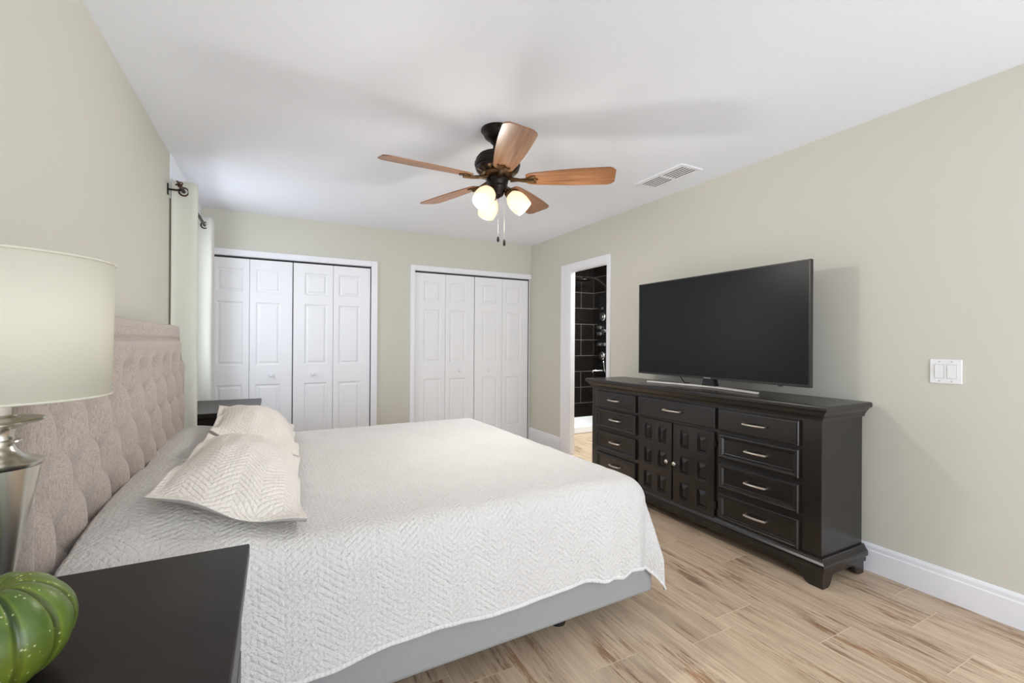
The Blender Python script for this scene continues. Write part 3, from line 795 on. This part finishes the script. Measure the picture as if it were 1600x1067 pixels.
# ------------------------------------------------------------------ lamp
LX, LY, NZT = -0.455, 1.180, 0.711
lamp = thing('table_lamp', 'table lamp with ivory drum shade and pewter tapered body on the near nightstand', 'lamp', (LX, LY, NZT))
bm = BM(); lathe(bm, [(0.0, 0.0), (0.058, 0.0), (0.058, 0.010), (0.040, 0.016), (0.022, 0.024), (0.018, 0.036), (0.0195, 0.055), (0.058, 0.272)], 64); mesh_obj('body', bm, 'silver_mirror', lamp, smooth='auto')
bm = BM(); lathe(bm, [(0.058, 0.2725), (0.061, 0.277), (0.062, 0.281), (0.058, 0.283), (0.046, 0.286), (0.033, 0.293), (0.024, 0.304), (0.020, 0.314), (0.030, 0.316), (0.0315, 0.3185), (0.030, 0.321), (0.022, 0.323), (0.021, 0.332), (0.025, 0.342), (0.038, 0.349), (0.060, 0.355), (0.063, 0.358), (0.061, 0.361), (0.040, 0.363), (0.024, 0.365), (0.023, 0.368), (0.017, 0.3685)], 64)
mesh_obj('neck', bm, 'silver_mirror', lamp, smooth='auto')
bm = BM(); lathe(bm, [(0.0, 0.368), (0.017, 0.3685), (0.017, 0.42), (0.012, 0.424), (0.012, 0.47), (0, 0.47)], 32); mesh_obj('socket', bm, 'cream_metal', lamp, smooth='auto')
bm = BM(); lathe(bm, [(0.012, 0.47), (0.016, 0.48), (0.03, 0.52), (0.028, 0.545), (0, 0.56)], 24); mesh_obj('bulb', bm, 'plastic', lamp, smooth=True)
SZ0, SZ1, SR0, SR1 = 0.400, 0.660, 0.1575, 0.1625
bm = BM(); lathe(bm, [(SR0, SZ0), (SR1, SZ1)], 96, caps=False); sh = mesh_obj('lamp_shade', bm, 'shade', lamp, smooth=True)
so = sh.modifiers.new('solid', 'SOLIDIFY'); so.thickness = 0.0025
for rr, zz in ((SR0, SZ0), (SR1, SZ1)):
    bm = BM(); tube(bm, [(rr*math.cos(2*PI*k/64), rr*math.sin(2*PI*k/64), zz) for k in range(65)], 0.0022, 8); mesh_obj('shade_rim', bm, 'shade', sh, smooth=True)
bm = BM()
for k in range(3): a = 2*PI*k/3+0.4; tube(bm, [(0, 0, 0.59), (SR1*math.cos(a), SR1*math.sin(a), 0.645)], 0.002, 6)
tube(bm, [(0.012, 0, 0.46), (0.05, 0, 0.51), (0.03, 0, 0.585), (0, 0, 0.592)], 0.002, 6); tube(bm, [(-0.012, 0, 0.46), (-0.05, 0, 0.51), (-0.03, 0, 0.585), (0, 0, 0.592)], 0.002, 6)
mesh_obj('harp', bm, 'nickel', lamp)

# ------------------------------------------------------------------ gourd
gx, gy = -0.378, 0.940
gd = thing('gourd', 'ribbed green gourd pumpkin sitting on the near black nightstand', 'gourd', (gx, gy, NZT))
bm = BM(); NR = 13; GR, GH = 0.103, 0.160; prof = []
for k in range(41):
    th = -PI/2+PI*k/40; r = GR*abs(math.cos(th))**0.85; z = GH/2*(1+math.sin(th)*1.0)
    dip = 0.026*math.exp(-(r/0.028)**2)*(1 if th > 0 else -0.5); prof.append((max(r, 0.0008), z-dip))
def ribmod(r, z, a):
    x_ = math.sin(a*NR/2+0.5); rib = 0.55*(1-math.exp(-(x_/0.28)**2))+0.45*x_*x_; k = min(1, r/0.05)
    return r*(1-0.055*k*(1-rib)), z-0.006*(1-rib)*k*(z-GH/2)/(GH/2)
zmin = min(z for _, z in prof)
prof = [(r, z-zmin) for r, z in prof]
rings = lathe(bm, prof, 13*20, mod=ribmod)
cl = bm.loops.layers.color.new('rib')
for f in bm.faces:
    for lp in f.loops:
        c = lp.vert.co; a = math.atan2(c.y, c.x); rib = 1-math.exp(-(math.sin(a*NR/2+0.5)/0.40)**2)
        rr = math.hypot(c.x, c.y); yel = max(0, 1-rr/0.062) if c.z > GH/2 else 0
        lp[cl] = (rib, yel, 0, 1)
g = mesh_obj('flesh', bm, 'gourd', gd, smooth=True)
bm = BM(); tube(bm, [(0, 0, GH-0.034), (0.001, 0.001, GH-0.022), (0.003, 0.002, GH-0.012)], 0.01, 12, [0.011, 0.008, 0.007]); mesh_obj('stem', bm, 'gourd_stem', gd, smooth=True)
gd.rotation_euler = (0, 0, 0.2)

# ------------------------------------------------------------------ dresser
DX, DYA, DYB = 2.43, 1.30, 3.16
dr = thing('dresser', 'black nine-drawer dresser with two panelled doors, below the television', 'dresser', (2.63, 2.23, 0))
def dl(a, b, d): return (DX-d-2.63, DYB-a-2.23, b)     # a from far end towards the camera, d out of the front
X = lambda v: v-2.63
Y = lambda v: v-2.23
bm = BM(); box(bm, X(DX), X(2.81), Y(DYA), Y(DYB), 0.145, 0.85); mesh_obj('body', bm, 'black_wood', dr, bevel=0.002)
def mould(bm, prof):     # prof [(out, z)], swept round front and both ends, mitred
    loops = []
    for o_, z in prof:
        loops.append([bm.verts.new((X(2.815), Y(DYA-o_), z)), bm.verts.new((X(DX-o_), Y(DYA-o_), z)), bm.verts.new((X(DX-o_), Y(DYB+o_), z)), bm.verts.new((X(2.815), Y(DYB+o_), z))])
    for i in range(len(loops)-1):
        for k in range(4): q = (k+1) % 4; bm.faces.new((loops[i][k], loops[i][q], loops[i+1][q], loops[i+1][k]))
    bm.faces.new(loops[0][::-1]); bm.faces.new(loops[-1]); bmesh.ops.recalc_face_normals(bm, faces=bm.faces)
bm = BM(); mould(bm, [(0.0, 0.835), (0.007, 0.835), (0.010, 0.843), (0.012, 0.852), (0.017, 0.857), (0.019, 0.864), (0.030, 0.878), (0.033, 0.884), (0.0, 0.885)]); mesh_obj('cornice', bm, 'black_wood', dr)
bm = BM(); mould(bm, [(0.0, 0.8845), (0.038, 0.885), (0.043, 0.888), (0.045, 0.894), (0.045, 0.906), (0.041, 0.913), (0.036, 0.915), (0.0, 0.915)]); mesh_obj('top', bm, 'black_wood', dr)
bm = BM(); mould(bm, [(0.0, 0.150), (0.010, 0.150), (0.012, 0.143), (0.018, 0.132), (0.026, 0.122), (0.028, 0.112), (0.028, 0.096), (0.022, 0.088), (0.018, 0.084), (0.018, 0.062), (0.0, 0.062)]); mesh_obj('base_moulding', bm, 'black_wood', dr)
fp = [(0, 0), (0.055, 0), (0.075, 0.012), (0.088, 0.035), (0.098, 0.052), (0.12, 0.0625), (0, 0.0625)]
for sx in (0, 1):
    for sy in (0, 1):
        bm = BM(); cx_, cy_ = (DX-0.014, 2.80)[sx], (DYA-0.014, DYB+0.014)[sy]; dxs, dys = (1, -1)[sx], (1, -1)[sy]
        prism(bm, fp, 0, 0.024, lambda a, b, d: (X(cx_+dxs*d), Y(cy_+dys*a*1.15), b))
        prism(bm, [(0.0268, 0)]+fp[1:-1]+[(0.0268, 0.0625)], 0, 0.024, lambda a, b, d: (X(cx_+dxs*a*0.9), Y(cy_+dys*d), b))
        mesh_obj('foot', bm, 'black_wood', dr)
def pull(parent, a, z, d, L):
    bm = BM(); pts = [dl(a-L/2, z, d), dl(a-L/2, z, d+0.016)]
    for k in range(9):
        s = k/8; pts.append(dl(a-L/2+L*s, z, d+0.020+0.008*math.sin(PI*s)))
    pts += [dl(a+L/2, z, d+0.016), dl(a+L/2, z, d)]
    tube(bm, pts, 0.0064, 10); mesh_obj('handle', bm, 'nickel', parent, smooth='auto')
RS = [(0.006, 0.003), (0.020, 0.003), (0.024, -0.001), (0.030, -0.002), (0.034, -0.008), (0.040, -0.009)]
def drawer(ya, yb, z0, z1, flat, L):
    a0 = DYB-yb; W, H = yb-ya, z1-z0; D = 0.016
    bm = BM(); f = lambda a, b, d: dl(a0+a, z0+b, D+d)
    if flat: panelled(bm, W, H, D-0.0005, [(0.001, 0.001, W-0.001, H-0.001)], [(0.004, 0.004), (0.010, 0.006)], f)
    else: panelled(bm, W, H, D-0.0005, [(0.001, 0.001, W-0.001, H-0.001)], [(0.005, 0.006), (0.012, 0.007), (0.016, 0.003), (0.022, 0.002), (0.026, -0.003), (0.030, -0.009), (0.034, -0.010)], f)
    o = mesh_obj('drawer', bm, 'black_wood', dr)
    pull(o, a0+W/2, (z0+z1)/2+0.002, D+(0.006 if flat else -0.010), L)
rows = [(0.690, 0.822), (0.520, 0.672), (0.337, 0.490), (0.152, 0.307)]
for k, (z0, z1) in enumerate(rows):
    drawer(2.612, 3.082, z0, z1, k == 0, 0.115); drawer(1.403, 1.886, z0, z1, k == 0, 0.125)
drawer(1.912, 2.580, 0.690, 0.825, True, 0.14)
for (ya, yb, ky) in ((1.917, 2.245, 2.218), (2.258, 2.572, 2.286)):
    z0, z1 = 0.135, 0.672; W, H = yb-ya, z1-z0; a0 = DYB-yb; D = 0.016; bm = BM(); ps = []
    pw, phh = 0.080, 0.118
    for c in range(2):
        for r_ in range(3):
            ca = W*(0.285+0.43*c); cb = H*(0.175+0.325*r_); ps.append((ca-pw/2, cb-phh/2, ca+pw/2, cb+phh/2))
    panelled(bm, W, H, D-0.0005, ps, [(0.003, -0.013), (0.009, -0.0135), (0.033, 0.002), (0.035, 0.002)], lambda a, b, d: dl(a0+a, z0+b, D+d))
    o = mesh_obj('door', bm, 'black_wood', dr, bevel=0.002)
    bm = BM(); lathe(bm, [(0.008, 0), (0.006, 0.010), (0.013, 0.017), (0.0155, 0.024), (0.011, 0.030), (0, 0.032)], 20, Matrix.Translation(dl(DYB-ky, 0.405, D)) @ rotx); mesh_obj('knob', bm, 'nickel', o, smooth=True)
    for zz in (0.22, 0.60):
        hy = ya-0.006 if ky > 2.0 and ya < 2.0 else yb+0.006
        bm = BM(); tube(bm, [dl(DYB-hy, zz-0.022, 0.012), dl(DYB-hy, zz+0.022, 0.012)], 0.004, 8); mesh_obj('hinge', bm, 'black_plastic', o)

# ------------------------------------------------------------------ television
TX, TYA, TYB, TZ0, TZ1 = 2.635, 1.470, 2.815, 0.977, 1.697
TC = (TYA+TYB)/2
tv = thing('television', 'large black flat screen television on a silver stand on the dresser', 'television', (TX, TC, 0.916))
tl = lambda x, y, z: (x-TX, y-TC, z-0.916)
bm = BM(); hy = (TYB-TYA)/2
z0, z1 = TZ0-0.916, TZ1-0.916
box(bm, 0.0, 0.022, -hy, hy, z0, z1); mesh_obj('casing', bm, 'bezel', tv, bevel=0.003)
bm = BM()
for (a, b, c, d) in ((-hy, hy, z1-0.008, z1), (-hy, hy, z0, z0+0.015), (-hy, -hy+0.011, z0+0.015, z1-0.008), (hy-0.011, hy, z0+0.015, z1-0.008)): box(bm, -0.004, -0.0002, a, b, c, d)
mesh_obj('bezel', bm, 'bezel', tv, bevel=0.001)
bm = BM(); box(bm, -0.0015, -0.0002, -hy+0.011, hy-0.011, z0+0.015, z1-0.008); mesh_obj('screen', bm, 'screen', tv)
bm = BM(); prism(bm, [(-hy+0.2, z0+0.05), (hy-0.2, z0+0.05), (hy-0.25, z1-0.25), (-hy+0.25, z1-0.25)], 0.0225, 0.055, lambda a, b, d: (d, a, b)); mesh_obj('rear_housing', bm, 'black_plastic', tv, bevel=0.01)
ny = 2.150-TC
bm = BM(); prism(bm, [(-0.055, 0.012), (0.055, 0.012), (0.048, 0.03), (0.035, z0+0.03), (-0.035, z0+0.03), (-0.048, 0.03)], 0.005, 0.05, lambda a, b, d: (d, ny+a, b)); mesh_obj('stand_neck', bm, 'black_plastic', tv, bevel=0.003)
# boomerang foot
pts = []; n = 24
bm = BM(); outer, inner = [], []
ye0, ye1 = 1.745-TC, 2.655-TC
for k in range(n+1):
    s = k/n; y = ye0+(ye1-ye0)*s; u = (y-ny)/((ye1-ny) if y > ny else (ny-ye0)); x = 0.03-0.085*abs(u)**1.25
    wd = 0.016+0.010*(1-abs(u)); outer.append((x-wd, y)); inner.append((x+wd, y))
prism(bm, outer+inner[::-1], 0.0005, 0.013, lambda a, b, d: (a-0.0, b, d)); mesh_obj('stand_foot', bm, 'steel', tv, bevel=0.003)
bm = BM(); tube(bm, [tl(2.70, 2.44, 1.02), tl(2.69, 2.435, 0.97), tl(2.72, 2.42, 0.924), tl(2.80, 2.45, 0.921)], 0.0035, 8); mesh_obj('cable', bm, 'black_plastic', tv, smooth=True)
bx('sensor', 'black_plastic', -0.003, 0.01, -hy+0.16, -hy+0.185, z0-0.006, z0-0.0005, tv)
fc = bpy.data.curves.new('logo', 'FONT'); fc.body = 'SAMSUNG'; fc.size = 0.0125; fc.align_x = 'CENTER'; fc.extrude = 0.0003
fo = bpy.data.objects.new('tmp', fc); me = bpy.data.meshes.new_from_object(fo); bpy.data.objects.remove(fo)
lo = bpy.data.objects.new('logo', me); COL.objects.link(lo); lo.parent = tv; me.materials.append(M['logo'])
lo.location = (-0.0045, ny+0.0, z0+0.0035); lo.rotation_euler = (PI/2, 0, -PI/2)

# ------------------------------------------------------------------ ceiling fan
FX, FY = 1.12, 2.352
fan = thing('ceiling_fan', 'five-blade walnut ceiling fan with bronze motor and three lit glass shades', 'ceiling fan', (FX, FY, ZC))
fz = lambda z: z-ZC
def fl(name, prof, mat, seg=64):
    bm = BM(); lathe(bm, [(r, fz(z)) for r, z in prof], seg); bmesh.ops.recalc_face_normals(bm, faces=bm.faces); return mesh_obj(name, bm, mat, fan, smooth='auto')
fl('canopy', [(0.0, 2.4395), (0.094, 2.4395), (0.096, 2.430), (0.090, 2.422), (0.084, 2.418), (0.082, 2.410), (0.072, 2.392), (0.052, 2.378), (0.040, 2.374), (0.042, 2.367), (0.036, 2.361), (0, 2.36)], 'bronze')
fl('downrod', [(0.0, 2.362), (0.026, 2.362), (0.026, 2.308), (0.034, 2.300), (0.0, 2.300)], 'bronze')
fl('motor_housing', [(0.0, 2.304), (0.05, 2.304), (0.085, 2.298), (0.108, 2.288), (0.114, 2.281), (0.113, 2.275), (0.122, 2.270), (0.124, 2.263), (0.122, 2.258), (0.130, 2.249), (0.132, 2.236), (0.128, 2.226), (0.124, 2.224), (0.126, 2.216), (0.118, 2.200), (0.100, 2.190), (0, 2.188)], 'bronze')
fl('flywheel', [(0.0, 2.19), (0.092, 2.19), (0.094, 2.180), (0.086, 2.168), (0.06, 2.160), (0, 2.160)], 'brass')
bm = BM()
lathe(bm, [(0.086, fz(2.186)), (0.100, fz(2.1885)), (0.112, fz(2.194)), (0.121, fz(2.203)), (0.116, fz(2.208))], 180, caps=False, mod=lambda r, z, a: (r-(0.006 if math.sin(a*15) < 0.1 else 0), z+(0.008 if math.sin(a*15) < 0.1 else 0)))
mesh_obj('vent_ring', bm, 'brass', fan)
fl('switch_housing', [(0.0, 2.163), (0.062, 2.162), (0.064, 2.150), (0.060, 2.128), (0.056, 2.118), (0.058, 2.112), (0.056, 2.10), (0.040, 2.078), (0.034, 2.062), (0.016, 2.052), (0.008, 2.046), (0, 2.044)], 'bronze')
BR0, BR1 = 0.165, 0.665
def blade_w(s): return 0.052+0.030*math.sin(min(1, s*1.25)*PI/2)
proto = None
for k in range(5):
    ang = math.radians(-178.5+72*k)
    if proto is None:
        bm = BM(); top, bot = [], []; n = 28; out = []
        for i in range(n+1):
            s = i/n; out.append((BR0+(BR1-BR0)*s, blade_w(s)*(1 if s < 0.93 else 1-0.35*((s-0.93)/0.07)**2)*(1 if s > 0.06 else 0.75+0.25*math.sqrt(s/0.06))))
        poly = [(x, w_) for x, w_ in out] + [(x, -w_) for x, w_ in out[::-1]]
        prism(bm, poly, -0.003, 0.003, lambda a, b, d: (a, b, d))
        me_o = mesh_obj('blade', bm, 'blade', fan, bevel=0.0015)
        bm = BM()
        prism(bm, [(0.075, 0.014), (0.12, 0.010), (0.17, 0.016), (0.20, 0.034), (0.222, 0.036), (0.215, 0.018), (0.235, 0.0), (0.215, -0.018), (0.222, -0.036), (0.20, -0.034), (0.17, -0.016), (0.12, -0.010), (0.075, -0.014)], -0.010, -0.0032, lambda a, b, d: (a, b, d))
        tube(bm, [(0.06, 0, 0.012), (0.10, 0, 0.0), (0.16, 0, -0.012), (0.21, 0, -0.014)], 0.010, 10)
        arm = mesh_obj('blade_arm', bm, 'brass', me_o, bevel=0.001)
        proto = me_o; b_ = me_o
    else:
        b_ = proto.copy(); COL.objects.link(b_); b_.parent = fan
        c_ = proto.children[0].copy(); COL.objects.link(c_); c_.parent = b_
    # clockwise edge higher
    b_.matrix_local = Matrix.Translation((0, 0, fz(2.152))) @ Matrix.Rotation(ang, 4, 'Z') @ Matrix.Rotation(math.radians(-13), 4, 'X')
for k, deg in enumerate((-30, -150, 90)):
    a = math.radians(deg); d = Vector((math.cos(a), math.sin(a), -1.0)).normalized()
    base = Vector((0.060*math.cos(a), 0.060*math.sin(a), fz(2.082)))
    q = d.to_track_quat('Z', 'Y').to_matrix().to_4x4(); mm = Matrix.Translation(base) @ q
    bm = BM(); lathe(bm, [(0.012, -0.035), (0.014, -0.01), (0.024, 0.0), (0.027, 0.012), (0.027, 0.022), (0.02, 0.024)], 24, mm); fit = mesh_obj('lamp_holder', bm, 'brass', fan, smooth='auto')
    bm = BM(); lathe(bm, [(0.024, 0.018), (0.034, 0.026), (0.048, 0.045), (0.056, 0.070), (0.058, 0.095), (0.055, 0.122), (0.050, 0.140), (0.0475, 0.140), (0.0525, 0.120), (0.0555, 0.095), (0.0535, 0.070), (0.0455, 0.047), (0.031, 0.029), (0.022, 0.021)], 40, mm, caps=False)
    gl = mesh_obj('glass_shade', bm, 'frosted', fan, smooth=True)
    bm = BM(); lathe(bm, [(0.013, 0.024), (0.014, 0.045), (0.026, 0.075), (0.029, 0.095), (0.022, 0.115), (0.0, 0.124)], 24, mm); mesh_obj('bulb', bm, 'bulb', gl, smooth=True)
    ld = bpy.data.lights.new('fan_bulb_light', 'SPOT'); ld.spot_size = math.radians(178); ld.spot_blend = 0.45; ld.energy = FAN_W; ld.color = (1, 0.975, 0.945); ld.shadow_soft_size = 0.035
    lo_ = bpy.data.objects.new('fan_bulb_light', ld); COL.objects.link(lo_); lo_.parent = fan; lo_.location = base+d*0.172; gp = bpy.data.lights.new('fan_bulb_glow', 'POINT'); gp.energy = 2.6; gp.color = (1, 0.93, 0.82); gp.shadow_soft_size = 0.05; go_ = bpy.data.objects.new('fan_bulb_glow', gp); COL.objects.link(go_); go_.parent = fan; go_.location = base+d*0.19; lo_.rotation_euler = (-d).to_track_quat('Z', 'Y').to_euler()
for (dx, dy, zb, hh) in ((0.012, 0.010, 1.832, 0.034), (0.040, -0.014, 1.812, 0.038)):
    bm = BM(); tube(bm, [(dx, dy, fz(2.056)), (dx, dy, fz(zb))], 0.0014, 6); ch = mesh_obj('pull_chain', bm, 'nickel', fan)
    bm = BM(); lathe(bm, [(0.002, 0), (0.006, -0.004), (0.0075, -hh*0.5), (0.0065, -hh+0.004), (0, -hh)], 12, Matrix.Translation((dx, dy, fz(zb)))); mesh_obj('chain_pull', bm, 'bronze', ch, smooth=True)
